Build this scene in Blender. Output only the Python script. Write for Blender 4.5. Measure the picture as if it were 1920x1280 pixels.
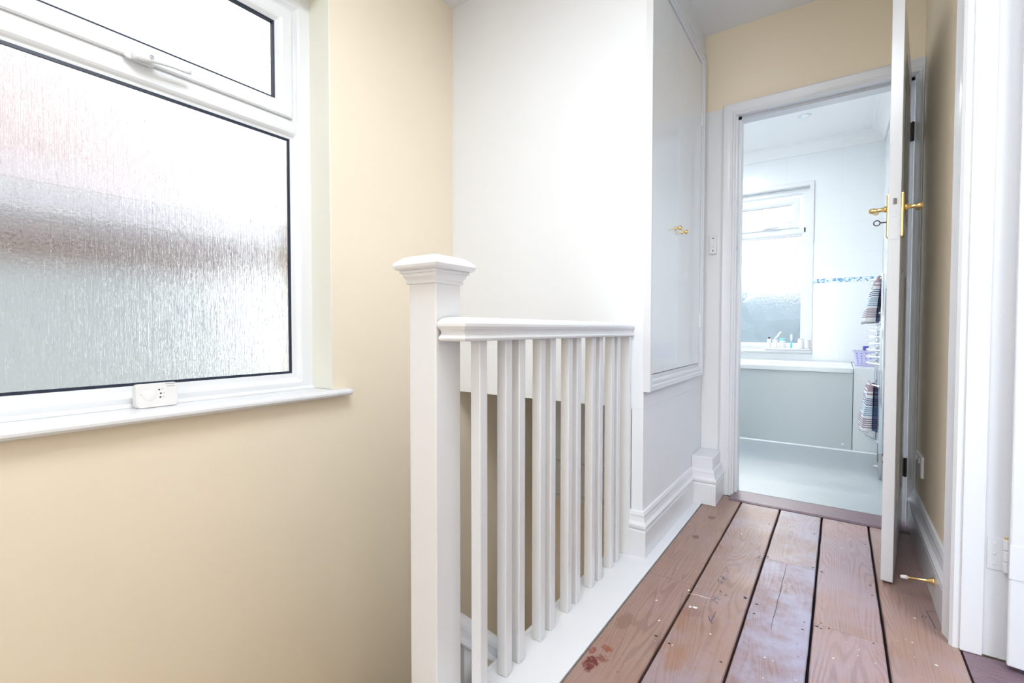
import bpy, bmesh, math, random
from mathutils import Vector, Matrix
random.seed(4)
for o in list(bpy.data.objects): bpy.data.objects.remove(o)
S = bpy.context.scene
COL = S.collection
R = math.radians

# ------------------------------------------------------------------ camera
H = 0.87
cam = bpy.data.cameras.new('camera'); camo = bpy.data.objects.new('camera', cam); COL.objects.link(camo)
cam.sensor_width = 36; cam.lens = 890.04 / 1920 * 36; cam.clip_start = 0.02
yaw, pitch, roll = R(-34.60), R(1.496), R(-0.058)
fwd = Vector((math.sin(yaw)*math.cos(pitch), math.cos(yaw)*math.cos(pitch), -math.sin(pitch)))
rt = Vector((math.cos(yaw), -math.sin(yaw), 0)); dn = fwd.cross(rt)
r2 = rt*math.cos(roll) + dn*math.sin(roll); d2 = -rt*math.sin(roll) + dn*math.cos(roll)
m = Matrix((r2, -d2, -fwd)).transposed().to_4x4(); m.translation = Vector((0, 0, H))
camo.matrix_world = m
S.camera = camo

# ------------------------------------------------------------------ light and exposure
w = bpy.data.worlds.new('overcast_sky'); S.world = w; w.use_nodes = True
bg = w.node_tree.nodes['Background']; bg.inputs[0].default_value = (0.955, 0.98, 1.0, 1); bg.inputs[1].default_value = 2.2
sd = bpy.data.lights.new('sun', 'SUN'); so = bpy.data.objects.new('sun', sd); COL.objects.link(so)
sd.energy = 10.0; sd.angle = R(5); sd.color = (1.0, 0.97, 0.92)
so.rotation_euler = Vector((0.35, -1.0, -1.10)).to_track_quat('-Z', 'Y').to_euler()
def area(name, loc, direction, sx, sy, energy, color):
    l = bpy.data.lights.new(name, 'AREA'); l.shape = 'RECTANGLE'; l.size = sx; l.size_y = sy; l.energy = energy; l.color = color
    o = bpy.data.objects.new(name, l); COL.objects.link(o); o.location = loc
    o.rotation_euler = Vector(direction).to_track_quat('-Z', 'Y').to_euler(); return o
# fill light added over the landing, above the view; ceiling lamp of the bathroom
area('landing_fill_light', (-0.40, 0.40, 2.39), (0, 0, -1), 0.8, 0.8, 17, (0.87, 0.935, 1.0))
area('bedroom_fill_light', (1.3, 0.5, 2.38), (0, 0, -1), 1.0, 1.0, 18, (0.88, 0.94, 1.0))  # added unseen fill, lights the landing through the right hand doorway
hl = bpy.data.lights.new('warm_stairwell_fill', 'POINT'); hl.energy = 5; hl.color = (1.0, 0.74, 0.36); hl.shadow_soft_size = 0.12  # added unseen fill, warms and yellows the stairwell walls from below
ho = bpy.data.objects.new('warm_stairwell_fill', hl); COL.objects.link(ho); ho.location = (-1.2, 1.75, -1.75)
area('bathroom_ceiling_lamp', (-0.95, 3.7, 2.43), (0, 0, -1), 0.5, 0.8, 12, (0.90, 0.96, 1.0))
S.view_settings.view_transform = 'Standard'; S.view_settings.look = 'None'
S.view_settings.exposure = 1.02; S.view_settings.gamma = 1.0; S.view_settings.use_curve_mapping = False

# ------------------------------------------------------------------ materials
def new_mat(name):
    m = bpy.data.materials.new(name); m.use_nodes = True
    nt = m.node_tree; return m, nt, nt.nodes['Principled BSDF']
def N(nt, t, **k):
    n = nt.nodes.new(t)
    for a, b in k.items(): setattr(n, a, b)
    return n
def noise(nt, scale, detail=3, vec=None, rough=0.5, dist=0.0):
    n = N(nt, 'ShaderNodeTexNoise'); n.inputs['Scale'].default_value = scale; n.inputs['Detail'].default_value = detail
    n.inputs['Roughness'].default_value = rough; n.inputs['Distortion'].default_value = dist
    if vec is not None: nt.links.new(vec, n.inputs['Vector'])
    return n
def objco(nt, scale=(1, 1, 1)):
    t = N(nt, 'ShaderNodeTexCoord'); mp = N(nt, 'ShaderNodeMapping'); mp.inputs['Scale'].default_value = scale
    nt.links.new(t.outputs['Object'], mp.inputs['Vector']); return mp.outputs['Vector']
def bump(nt, b, height, strength, dist):
    bn = N(nt, 'ShaderNodeBump'); bn.inputs['Strength'].default_value = strength; bn.inputs['Distance'].default_value = dist
    nt.links.new(height, bn.inputs['Height']); nt.links.new(bn.outputs[0], b.inputs['Normal'])
def paint(name, col, rough, spec=0.5, bscale=40, bstr=0.15, bdist=0.0015, var=0.04):
    m, nt, b = new_mat(name); v = objco(nt)
    n = noise(nt, 2.2, 4, v); mx = N(nt, 'ShaderNodeMix', data_type='RGBA')
    mx.inputs[6].default_value = (*[c*(1-var) for c in col], 1); mx.inputs[7].default_value = (*[min(1, c*(1+var)) for c in col], 1)
    nt.links.new(n.outputs[0], mx.inputs[0]); nt.links.new(mx.outputs[2], b.inputs['Base Color'])
    b.inputs['Roughness'].default_value = rough; b.inputs['Specular IOR Level'].default_value = spec
    n2 = noise(nt, bscale, 5, v); bump(nt, b, n2.outputs[0], bstr, bdist)
    return m
def plain(name, col, rough=0.4, metal=0.0, bs=60, bst=0.08):
    m, nt, b = new_mat(name)
    b.inputs['Base Color'].default_value = (*col, 1); b.inputs['Roughness'].default_value = rough; b.inputs['Metallic'].default_value = metal
    n = noise(nt, bs, 3, objco(nt)); bump(nt, b, n.outputs[0], bst, 0.001)
    return m
M_beige = paint('cream_wall_paint', (0.87, 0.775, 0.63), 0.55, 0.35, 9, 0.25, 0.006)
M_beige2 = paint('cream_landing_paint', (0.87, 0.765, 0.60), 0.6, 0.3, 9, 0.2, 0.004)
M_wall = paint('white_wall_paint', (0.80, 0.82, 0.85), 0.6, 0.3, 9, 0.2, 0.004, 0.015)
M_ivory = paint('ivory_reveal_paint', (0.85, 0.84, 0.75), 0.5, 0.3, 9, 0.2, 0.004, 0.02)
M_gloss = paint('white_gloss_paint', (0.745, 0.755, 0.785), 0.24, 0.5, 26, 0.22, 0.0022, 0.02)
M_satin = paint('white_satin_paint', (0.78, 0.78, 0.795), 0.38, 0.45, 30, 0.2, 0.002, 0.02)
M_door = paint('white_cupboard_gloss', (0.80, 0.82, 0.84), 0.10, 0.6, 5, 0.10, 0.003, 0.01)
M_ceil = paint('white_ceiling_paint', (0.86, 0.865, 0.875), 0.8, 0.2, 60, 0.1, 0.001, 0.01)
M_upvc = plain('white_window_plastic', (0.79, 0.81, 0.84), 0.28)
M_plast = plain('white_device_plastic', (0.80, 0.79, 0.79), 0.35)
M_seal = plain('black_rubber_seal', (0.012, 0.02, 0.045), 0.4)
M_dark = plain('dark_marking', (0.03, 0.03, 0.035), 0.5)
M_grey = plain('grey_print', (0.45, 0.46, 0.50), 0.5)
M_gap = plain('dark_underfloor', (0.010, 0.008, 0.008), 0.9)
M_brass = plain('polished_brass', (0.90, 0.66, 0.28), 0.16, 1.0, 30, 0.05)
M_chrome = plain('chrome', (0.85, 0.88, 0.92), 0.10, 1.0, 30, 0.03)
M_iron = plain('dark_steel', (0.06, 0.05, 0.05), 0.4, 0.7)
M_steel = plain('steel', (0.55, 0.53, 0.55), 0.3, 1.0)
M_bath = plain('white_acrylic', (0.86, 0.90, 0.92), 0.18)
M_panel = plain('pale_grey_bath_panel', (0.62, 0.68, 0.695), 0.22)
M_purple = plain('pale_lilac_plastic', (0.60, 0.58, 0.83), 0.4)
M_violet = plain('violet_plastic', (0.12, 0.10, 0.50), 0.35)
M_teal = plain('teal_plastic', (0.25, 0.72, 0.75), 0.35)
M_blueb = plain('blue_plastic', (0.20, 0.55, 0.75), 0.35)
M_brown = plain('dark_brown_wood', (0.09, 0.035, 0.022), 0.4)
M_hall = plain('warm_bounce_carpet', (0.60, 0.42, 0.20), 0.95, 0, 300, 0.5)  # unseen carpet, colour picked to bounce warm light up the stairwell
M_carpet = plain('blue_carpet', (0.10, 0.20, 0.34), 0.95, 0, 400, 0.8)
M_ink = plain('pen_ink', (0.07, 0.075, 0.15), 0.7)
M_nail = plain('nail_hole', (0.035, 0.022, 0.020), 0.8)
M_fleck = plain('white_paint_fleck', (0.82, 0.80, 0.78), 0.6)
M_crack = plain('hairline_crack', (0.06, 0.045, 0.05), 0.9)

def glass_mat(name, kind):
    m, nt, b = new_mat(name); nt.nodes.remove(b); out = nt.nodes['Material Output']
    if kind == 'rain':
        v = objco(nt, (1, 1, 1))
        mp = N(nt, 'ShaderNodeMapping'); mp.inputs['Scale'].default_value = (1, 130, 3.0); nt.links.new(v, mp.inputs[0])
        n1 = noise(nt, 1.0, 4, mp.outputs[0], 0.65, 0.3)
        mp2 = N(nt, 'ShaderNodeMapping'); mp2.inputs['Scale'].default_value = (1, 240, 10); nt.links.new(v, mp2.inputs[0])
        n2 = noise(nt, 1.0, 3, mp2.outputs[0], 0.6, 0.6)
        n3 = noise(nt, 110, 2, v)
        a = N(nt, 'ShaderNodeMath', operation='MULTIPLY_ADD'); nt.links.new(n2.outputs[0], a.inputs[0]); a.inputs[1].default_value = 0.6; nt.links.new(n1.outputs[0], a.inputs[2])
        a2 = N(nt, 'ShaderNodeMath', operation='MULTIPLY_ADD'); nt.links.new(n3.outputs[0], a2.inputs[0]); a2.inputs[1].default_value = 0.25; nt.links.new(a.outputs[0], a2.inputs[2])
        hgt = a2.outputs[0]; dist = 0.0030; rough = 0.20; tfrac = 0.33
    else:
        v = objco(nt, (1, 1, 0.3)); n1 = noise(nt, 130, 3, v, 0.6, 0.4); hgt = n1.outputs[0]; dist = 0.004; rough = 0.25; tfrac = 0.6
    bn = N(nt, 'ShaderNodeBump'); bn.inputs['Strength'].default_value = 1.0; bn.inputs['Distance'].default_value = dist; nt.links.new(hgt, bn.inputs['Height'])
    rf = N(nt, 'ShaderNodeBsdfRefraction'); rf.inputs['Roughness'].default_value = rough; rf.inputs['IOR'].default_value = 1.4; rf.inputs[0].default_value = (0.975, 0.985, 1.0, 1)
    nt.links.new(bn.outputs[0], rf.inputs['Normal'])
    tr = N(nt, 'ShaderNodeBsdfTransparent'); tr.inputs[0].default_value = (0.975, 0.985, 1.0, 1)
    mx = N(nt, 'ShaderNodeMixShader'); mx.inputs[0].default_value = tfrac; nt.links.new(rf.outputs[0], mx.inputs[1]); nt.links.new(tr.outputs[0], mx.inputs[2])
    gl = N(nt, 'ShaderNodeBsdfGlossy'); gl.inputs['Roughness'].default_value = 0.03
    fr = N(nt, 'ShaderNodeFresnel'); fr.inputs[0].default_value = 1.35
    mx2 = N(nt, 'ShaderNodeMixShader'); nt.links.new(fr.outputs[0], mx2.inputs[0]); nt.links.new(mx.outputs[0], mx2.inputs[1]); nt.links.new(gl.outputs[0], mx2.inputs[2])
    nt.links.new(mx2.outputs[0], out.inputs[0]); return m
M_rain = glass_mat('rain_pattern_glass', 'rain')
M_frost = glass_mat('stippled_glass', 'stipple')

def wood_mat():
    m, nt, b = new_mat('old_pine_boards'); L = nt.links.new
    tc = N(nt, 'ShaderNodeTexCoord'); geo = N(nt, 'ShaderNodeNewGeometry')
    off = N(nt, 'ShaderNodeVectorMath', operation='SCALE'); off.inputs[0].default_value = (3.1, 7.7, 1.3); L(geo.outputs['Random Per Island'], off.inputs['Scale'])
    add = N(nt, 'ShaderNodeVectorMath', operation='ADD'); L(tc.outputs['Object'], add.inputs[0]); L(off.outputs[0], add.inputs[1])
    mp = N(nt, 'ShaderNodeMapping'); mp.inputs['Scale'].default_value = (1, 0.16, 1); L(add.outputs[0], mp.inputs[0])
    mpg = N(nt, 'ShaderNodeMapping'); mpg.inputs['Scale'].default_value = (7.5, 1.1, 1); L(add.outputs[0], mpg.inputs[0])
    gn = noise(nt, 1, 2, mpg.outputs[0], 0.4, 0.3); sx = N(nt, 'ShaderNodeSeparateXYZ'); L(add.outputs[0], sx.inputs[0])
    g1 = N(nt, 'ShaderNodeMath', operation='MULTIPLY_ADD'); L(gn.outputs[0], g1.inputs[0]); g1.inputs[1].default_value = 0.42; L(sx.outputs[0], g1.inputs[2])
    g2 = N(nt, 'ShaderNodeMath', operation='MULTIPLY'); L(g1.outputs[0], g2.inputs[0]); g2.inputs[1].default_value = 2*math.pi*75
    g3 = N(nt, 'ShaderNodeMath', operation='SINE'); L(g2.outputs[0], g3.inputs[0])
    wv = N(nt, 'ShaderNodeMath', operation='MULTIPLY_ADD'); L(g3.outputs[0], wv.inputs[0]); wv.inputs[1].default_value = 0.5; wv.inputs[2].default_value = 0.5
    mp2 = N(nt, 'ShaderNodeMapping'); mp2.inputs['Scale'].default_value = (220, 7, 1); L(add.outputs[0], mp2.inputs[0])
    fine = noise(nt, 1, 4, mp2.outputs[0], 0.6)
    blot = noise(nt, 6, 5, add.outputs[0], 0.65)
    at = N(nt, 'ShaderNodeAttribute'); at.attribute_name = 'tint'
    at2 = N(nt, 'ShaderNodeAttribute'); at2.attribute_name = 'residue'
    def mix(fac, a, bcol, blend='MIX', clamp=True):
        n = N(nt, 'ShaderNodeMix', data_type='RGBA', blend_type=blend)
        if isinstance(fac, float): n.inputs[0].default_value = fac
        else: L(fac, n.inputs[0])
        if isinstance(a, tuple): n.inputs[6].default_value = (*a, 1)
        else: L(a, n.inputs[6])
        if isinstance(bcol, tuple): n.inputs[7].default_value = (*bcol, 1)
        else: L(bcol, n.inputs[7])
        return n.outputs[2]
    def rng(src, a, c, d=0.0, e=1.0, smooth=True):
        n = N(nt, 'ShaderNodeMapRange'); n.interpolation_type = 'SMOOTHSTEP' if smooth else 'LINEAR'
        L(src, n.inputs[0]); n.inputs[1].default_value = a; n.inputs[2].default_value = c; n.inputs[3].default_value = d; n.inputs[4].default_value = e
        return n.outputs[0]
    def mul(a, c):
        n = N(nt, 'ShaderNodeMath', operation='MULTIPLY')
        for i, s in enumerate((a, c)):
            if isinstance(s, float): n.inputs[i].default_value = s
            else: L(s, n.inputs[i])
        return n.outputs[0]
    col = at.outputs['Color']
    ring = rng(wv.outputs[0], 0.45, 1.0)
    presence = rng(noise(nt, 2.6, 2, add.outputs[0]).outputs[0], 0.30, 0.60, 0.25, 1.0)
    col = mix(mul(mul(ring, presence), 0.50), col, (0.13, 0.06, 0.042))
    col = mix(mul(rng(fine.outputs[0], 0.45, 0.75), 0.35), col, (0.15, 0.08, 0.06))
    col = mix(rng(blot.outputs[0], 0.3, 0.7, 0.0, 0.38), col, (0.36, 0.25, 0.215))
    # pale bluish residue of old paint
    res = mul(rng(noise(nt, 4.2, 6, add.outputs[0], 0.7).outputs[0], 0.36, 0.66), at2.outputs['Fac'])
    col = mix(res, col, (0.36, 0.345, 0.47))
    # paint specks
    vo = N(nt, 'ShaderNodeTexVoronoi'); vo.inputs['Scale'].default_value = 34; L(tc.outputs['Object'], vo.inputs[0])
    sp = mul(rng(vo.outputs['Distance'], 0.045, 0.085, 1.0, 0.0), rng(noise(nt, 5, 2, tc.outputs['Object']).outputs[0], 0.5, 0.62))
    col = mix(sp, col, (0.70, 0.66, 0.62))
    vo2 = N(nt, 'ShaderNodeTexVoronoi'); vo2.inputs['Scale'].default_value = 19; L(add.outputs[0], vo2.inputs[0])
    sp2 = mul(rng(vo2.outputs['Distance'], 0.04, 0.09, 0.8, 0.0), rng(noise(nt, 7, 2, add.outputs[0]).outputs[0], 0.5, 0.6))
    col = mix(sp2, col, (0.20, 0.11, 0.08))
    # scratches
    mps = N(nt, 'ShaderNodeMapping'); mps.inputs['Scale'].default_value = (6, 90, 1); mps.inputs['Rotation'].default_value = (0, 0, 0.5); L(tc.outputs['Object'], mps.inputs[0])
    sc = mul(rng(noise(nt, 1, 3, mps.outputs[0], 0.7).outputs[0], 0.66, 0.74), 0.35)
    col = mix(sc, col, (0.62, 0.56, 0.56))
    # stains and knots with a place of their own
    jn = noise(nt, 55, 4, tc.outputs['Object'], 0.7)
    def blob(x, y, rx, ry, c, amt, ring=False):
        nonlocal col
        s = N(nt, 'ShaderNodeVectorMath', operation='SUBTRACT'); L(tc.outputs['Object'], s.inputs[0]); s.inputs[1].default_value = (x, y, 0)
        k = N(nt, 'ShaderNodeVectorMath', operation='MULTIPLY'); L(s.outputs[0], k.inputs[0]); k.inputs[1].default_value = (1/rx, 1/ry, 0)
        l = N(nt, 'ShaderNodeVectorMath', operation='LENGTH'); L(k.outputs[0], l.inputs[0])
        a = N(nt, 'ShaderNodeMath', operation='MULTIPLY_ADD'); L(jn.outputs[0], a.inputs[0]); a.inputs[1].default_value = 1.1; L(l.outputs['Value'], a.inputs[2])
        f = rng(a.outputs[0], 1.15, 1.5, amt, 0.0)
        if ring: f = mul(f, rng(noise(nt, 90, 3, tc.outputs['Object']).outputs[0], 0.32, 0.50))
        col = mix(f, col, c)
    blob(-0.520, 1.118, 0.024, 0.040, (0.13, 0.02, 0.012), 1.0, True)
    blob(-0.505, 1.150, 0.022, 0.020, (0.20, 0.05, 0.03), 0.8, True)
    blob(-0.508, 1.195, 0.020, 0.018, (0.25, 0.06, 0.02), 0.85, True)
    blob(-0.538, 1.165, 0.012, 0.02, (0.22, 0.05, 0.03), 0.8, True)
    blob(-0.515, 1.340, 0.028, 0.060, (0.20, 0.11, 0.07), 0.6)
    blob(-0.474, 2.313, 0.020, 0.026, (0.16, 0.075, 0.05), 0.8)
    blob(-0.484, 2.059, 0.018, 0.024, (0.15, 0.07, 0.05), 0.8)
    blob(-0.365, 1.500, 0.045, 0.035, (0.22, 0.09, 0.07), 0.4)
    blob(-0.372, 1.440, 0.020, 0.07, (0.30, 0.13, 0.07), 0.35)
    blob(-0.345, 1.262, 0.030, 0.07, (0.33, 0.14, 0.07), 0.35)
    blob(0.03, 1.36, 0.016, 0.05, (0.30, 0.18, 0.20), 0.6)
    blob(0.205, 2.15, 0.03, 0.07, (0.25, 0.14, 0.10), 0.5)
    L(col, b.inputs['Base Color'])
    L(rng(blot.outputs[0], 0.3, 0.7, 0.30, 0.48), b.inputs['Roughness'])
    hh = N(nt, 'ShaderNodeMath', operation='ADD'); L(fine.outputs[0], hh.inputs[0]); L(mul(wv.outputs[0], 0.25), hh.inputs[1])
    bump(nt, b, hh.outputs[0], 0.25, 0.0012)
    return m
M_wood = wood_mat()

def tile_mat():
    m, nt, b = new_mat('white_wall_tiles'); v = objco(nt)
    sw = N(nt, 'ShaderNodeSeparateXYZ'); nt.links.new(v, sw.inputs[0]); cb = N(nt, 'ShaderNodeCombineXYZ')
    nt.links.new(sw.outputs[0], cb.inputs[0]); nt.links.new(sw.outputs[2], cb.inputs[1])
    br = N(nt, 'ShaderNodeTexBrick'); br.offset = 0; br.inputs['Scale'].default_value = 1; br.inputs['Brick Width'].default_value = 0.4; br.inputs['Row Height'].default_value = 0.25
    br.inputs['Mortar Size'].default_value = 0.002; br.inputs['Color1'].default_value = (.84, .87, .89, 1); br.inputs['Color2'].default_value = (.84, .87, .89, 1); br.inputs['Mortar'].default_value = (.80, .83, .86, 1)
    nt.links.new(cb.outputs[0], br.inputs[0]); nt.links.new(br.outputs[0], b.inputs['Base Color']); b.inputs['Roughness'].default_value = 0.12
    return m
M_tile = tile_mat()
def mosaic_mat():
    m, nt, b = new_mat('blue_mosaic_border'); v = objco(nt, (92, 92, 92))
    f = N(nt, 'ShaderNodeVectorMath', operation='FLOOR'); nt.links.new(v, f.inputs[0])
    wn = N(nt, 'ShaderNodeTexWhiteNoise'); nt.links.new(f.outputs[0], wn.inputs[0])
    cr = N(nt, 'ShaderNodeValToRGB'); cr.color_ramp.interpolation = 'CONSTANT'
    e = cr.color_ramp.elements; e[0].position = 0; e[0].color = (.75, .85, .9, 1); e[1].position = .45; e[1].color = (.35, .58, .75, 1)
    for p, c in ((.65, (.12, .30, .55, 1)), (.82, (.05, .13, .35, 1)), (.9, (.8, .88, .92, 1))):
        x = e.new(p); x.color = c
    nt.links.new(wn.outputs['Value'], cr.inputs[0]); nt.links.new(cr.outputs[0], b.inputs['Base Color']); b.inputs['Roughness'].default_value = 0.15
    return m
M_mosaic = mosaic_mat()
def vinyl_mat():
    m, nt, b = new_mat('pale_blue_grey_vinyl'); v = objco(nt); n = noise(nt, 25, 6, v, 0.7)
    cr = N(nt, 'ShaderNodeValToRGB'); cr.color_ramp.elements[0].color = (.36, .40, .425, 1); cr.color_ramp.elements[1].color = (.44, .48, .505, 1)
    nt.links.new(n.outputs[0], cr.inputs[0]); nt.links.new(cr.outputs[0], b.inputs['Base Color']); b.inputs['Roughness'].default_value = 0.35
    return m
M_vinyl = vinyl_mat()
def thresh_mat():
    m, nt, b = new_mat('purple_grey_varnished_wood'); v = objco(nt, (8, 60, 1)); n = noise(nt, 2, 5, v, 0.7); n2 = noise(nt, 220, 2, objco(nt))
    cr = N(nt, 'ShaderNodeValToRGB'); cr.color_ramp.elements[0].color = (.10, .045, .05, 1); cr.color_ramp.elements[1].color = (.27, .19, .24, 1)
    a = N(nt, 'ShaderNodeMath', operation='MULTIPLY_ADD'); nt.links.new(n2.outputs[0], a.inputs[0]); a.inputs[1].default_value = 0.5; nt.links.new(n.outputs[0], a.inputs[2])
    s = N(nt, 'ShaderNodeMath', operation='SUBTRACT'); nt.links.new(a.outputs[0], s.inputs[0]); s.inputs[1].default_value = .25
    nt.links.new(s.outputs[0], cr.inputs[0]); nt.links.new(cr.outputs[0], b.inputs['Base Color']); b.inputs['Roughness'].default_value = 0.35
    return m
M_thresh = thresh_mat()
def towel_mat(name, z0, z1, dark=False):
    m, nt, b = new_mat(name); v = objco(nt); s = N(nt, 'ShaderNodeSeparateXYZ'); nt.links.new(v, s.inputs[0])
    mr = N(nt, 'ShaderNodeMapRange'); nt.links.new(s.outputs[2], mr.inputs[0]); mr.inputs[1].default_value = z0; mr.inputs[2].default_value = z1
    cr = N(nt, 'ShaderNodeValToRGB'); cr.color_ramp.interpolation = 'CONSTANT'; e = cr.color_ramp.elements
    W = (.80, .80, .83, 1); seq = []
    def band(a, b_, n, c):
        st = (b_-a)/n
        for i in range(n): seq.append((a+i*st, c)); seq.append((a+(i+.5)*st, W))
    band(.10, .33, 5, (.27, .20, .26, 1)); band(.37, .58, 5, (.22, .38, .55, 1)); band(.60, .78, 4, (.03, .06, .20, 1)); band(.83, .98, 2, (.40, .30, .36, 1))
    e[0].position = 0; e[0].color = W; e[1].position = seq[0][0]; e[1].color = seq[0][1]
    for p, c in seq[1:31]: x = e.new(p); x.color = c
    nt.links.new(mr.outputs[0], cr.inputs[0])
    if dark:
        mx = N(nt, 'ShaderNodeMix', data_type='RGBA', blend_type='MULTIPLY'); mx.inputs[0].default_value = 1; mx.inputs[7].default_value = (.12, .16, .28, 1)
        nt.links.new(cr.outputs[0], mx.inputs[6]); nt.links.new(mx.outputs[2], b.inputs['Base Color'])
    else: nt.links.new(cr.outputs[0], b.inputs['Base Color'])
    b.inputs['Roughness'].default_value = 0.95; n = noise(nt, 500, 2, v); bump(nt, b, n.outputs[0], 0.6, 0.003)
    return m
def rooftile_mat():
    m, nt, b = new_mat('terracotta_roof_tiles'); v = objco(nt, (4, 4, 4)); br = N(nt, 'ShaderNodeTexBrick'); nt.links.new(v, br.inputs[0])
    br.inputs['Color1'].default_value = (.115, .088, .092, 1); br.inputs['Color2'].default_value = (.10, .078, .083, 1); br.inputs['Mortar'].default_value = (.11, .08, .08, 1)
    nt.links.new(br.outputs[0], b.inputs['Base Color']); b.inputs['Roughness'].default_value = .7; return m
M_roof = rooftile_mat()
M_render = paint('grey_house_render', (0.195, 0.213, 0.236), 0.9)
M_fascia = plain('blue_grey_fascia', (0.26, 0.30, 0.36), 0.6)
M_frieze = paint('brown_timber_frieze', (0.12, 0.07, 0.06), 0.7, var=.3)
M_ground = paint('garden_ground', (0.26, 0.30, 0.24), 0.95)
M_hedge = paint('hedge_foliage', (0.15, 0.19, 0.22), 0.9, var=.3)

# ------------------------------------------------------------------ geometry helpers
def obj(name, bm, mat, parent=None, smooth=False, bevel=0.0, seg=2):
    bmesh.ops.recalc_face_normals(bm, faces=bm.faces)
    me = bpy.data.meshes.new(name); bm.to_mesh(me); bm.free()
    mats = mat if isinstance(mat, (list, tuple)) else [mat]
    for q in mats: me.materials.append(q)
    if smooth:
        for p in me.polygons: p.use_smooth = True
    o = bpy.data.objects.new(name, me); COL.objects.link(o)
    if parent: o.parent = parent; o.matrix_parent_inverse = parent_world(parent).inverted()
    if bevel:
        b = o.modifiers.new('bevel', 'BEVEL'); b.width = bevel; b.segments = seg; b.limit_method = 'ANGLE'; b.angle_limit = R(40)
    return o
def parent_world(o):
    mm = Matrix.LocRotScale(o.location, o.rotation_euler, o.scale)
    return parent_world(o.parent) @ o.matrix_parent_inverse @ mm if o.parent else mm
def empty(name, loc, rot=(0, 0, 0)):
    o = bpy.data.objects.new(name, None); COL.objects.link(o); o.location = loc; o.rotation_euler = rot; o.empty_display_size = .05; return o
def tag(o, label, cat, group=None, kind=None):
    o['label'] = label; o['category'] = cat
    if group: o['group'] = group
    if kind: o['kind'] = kind
    return o
def struct(o, label=None, cat=None):
    o['kind'] = 'structure'
    if label: o['label'] = label
    if cat: o['category'] = cat
    return o
def B(): return bmesh.new()
def bx(bm, x0, x1, y0, y1, z0, z1, mat=0):
    v = [bm.verts.new((x, y, z)) for x in (x0, x1) for y in (y0, y1) for z in (z0, z1)]
    for f in ((0, 1, 3, 2), (4, 6, 7, 5), (0, 4, 5, 1), (2, 3, 7, 6), (0, 2, 6, 4), (1, 5, 7, 3)):
        bm.faces.new([v[i] for i in f]).material_index = mat
    return v
def box(name, x0, x1, y0, y1, z0, z1, mat, parent=None, bevel=0.0):
    b = B(); bx(b, x0, x1, y0, y1, z0, z1); return obj(name, b, mat, parent, bevel=bevel)
def loft(bm, rings, closed_ring=True, caps=True, mat=0):
    vs = [[bm.verts.new(p) for p in r] for r in rings]
    n = len(rings[0])
    for a, b_ in zip(vs, vs[1:]):
        for i in range(n if closed_ring else n-1):
            bm.faces.new((a[i], a[(i+1) % n], b_[(i+1) % n], b_[i])).material_index = mat
    if caps:
        bm.faces.new(vs[0]).material_index = mat; bm.faces.new(vs[-1][::-1]).material_index = mat
    return vs
def sweep(bm, path, prof, mp, closed=False):
    """prof = closed polygon of (offset to the left of the path, height); path = 2-D points; mp(u,v,h)->xyz"""
    n = len(path); rings = []
    for i in range(n):
        p = Vector(path[i])
        def dirn(a, b_): return (Vector(path[b_]) - Vector(path[a])).normalized()
        if closed: d0, d1 = dirn((i-1) % n, i), dirn(i, (i+1) % n)
        else:
            d0 = dirn(i-1, i) if i > 0 else dirn(0, 1); d1 = dirn(i, i+1) if i < n-1 else d0
        n0, n1 = Vector((-d0.y, d0.x)), Vector((-d1.y, d1.x))
        mt = (n0+n1).normalized(); k = 1/max(.2, mt.dot(n0))
        rings.append([mp(*(p + mt*k*o), h) for o, h in prof])
    if closed: rings.append(rings[0])
    loft(bm, rings, caps=not closed)
    if closed: bmesh.ops.remove_doubles(bm, verts=bm.verts, dist=1e-6)
def tube(bm, pts, r, seg=10, caps=True, mat=0):
    pts = [Vector(p) for p in pts]; rr = r if isinstance(r, (list, tuple)) else [r]*len(pts); rings = []
    up = Vector((0, 0, 1))
    for i, p in enumerate(pts):
        t = (pts[min(i+1, len(pts)-1)] - pts[max(i-1, 0)]).normalized()
        a = t.cross(up)
        if a.length < .1: a = t.cross(Vector((0, 1, 0)))
        a.normalize(); c = t.cross(a)
        rings.append([p + (a*math.cos(q) + c*math.sin(q))*rr[i] for q in (2*math.pi*j/seg for j in range(seg))])
    loft(bm, rings, caps=caps, mat=mat)
def lathe(bm, c, axis, prof, seg=20, mat=0):
    """prof: (distance along axis, radius)"""
    c = Vector(c); ax = Vector(axis).normalized(); a = ax.cross(Vector((0, 0, 1)))
    if a.length < .1: a = ax.cross(Vector((0, 1, 0)))
    a.normalize(); d = ax.cross(a)
    loft(bm, [[c + ax*t + (a*math.cos(q)+d*math.sin(q))*max(r, 1e-4) for q in (2*math.pi*j/seg for j in range(seg))] for t, r in prof], mat=mat)
def rrect(w_, h_, r, k=5):
    """rounded rectangle outline centred on 0"""
    o = []
    for cx, cy, a0 in ((w_/2-r, h_/2-r, 0), (-w_/2+r, h_/2-r, 90), (-w_/2+r, -h_/2+r, 180), (w_/2-r, -h_/2+r, 270)):
        for j in range(k+1): q = R(a0+90*j/k); o.append((cx+r*math.cos(q), cy+r*math.sin(q)))
    return o
XY = lambda u, v, h: Vector((u, v, h))
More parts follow.
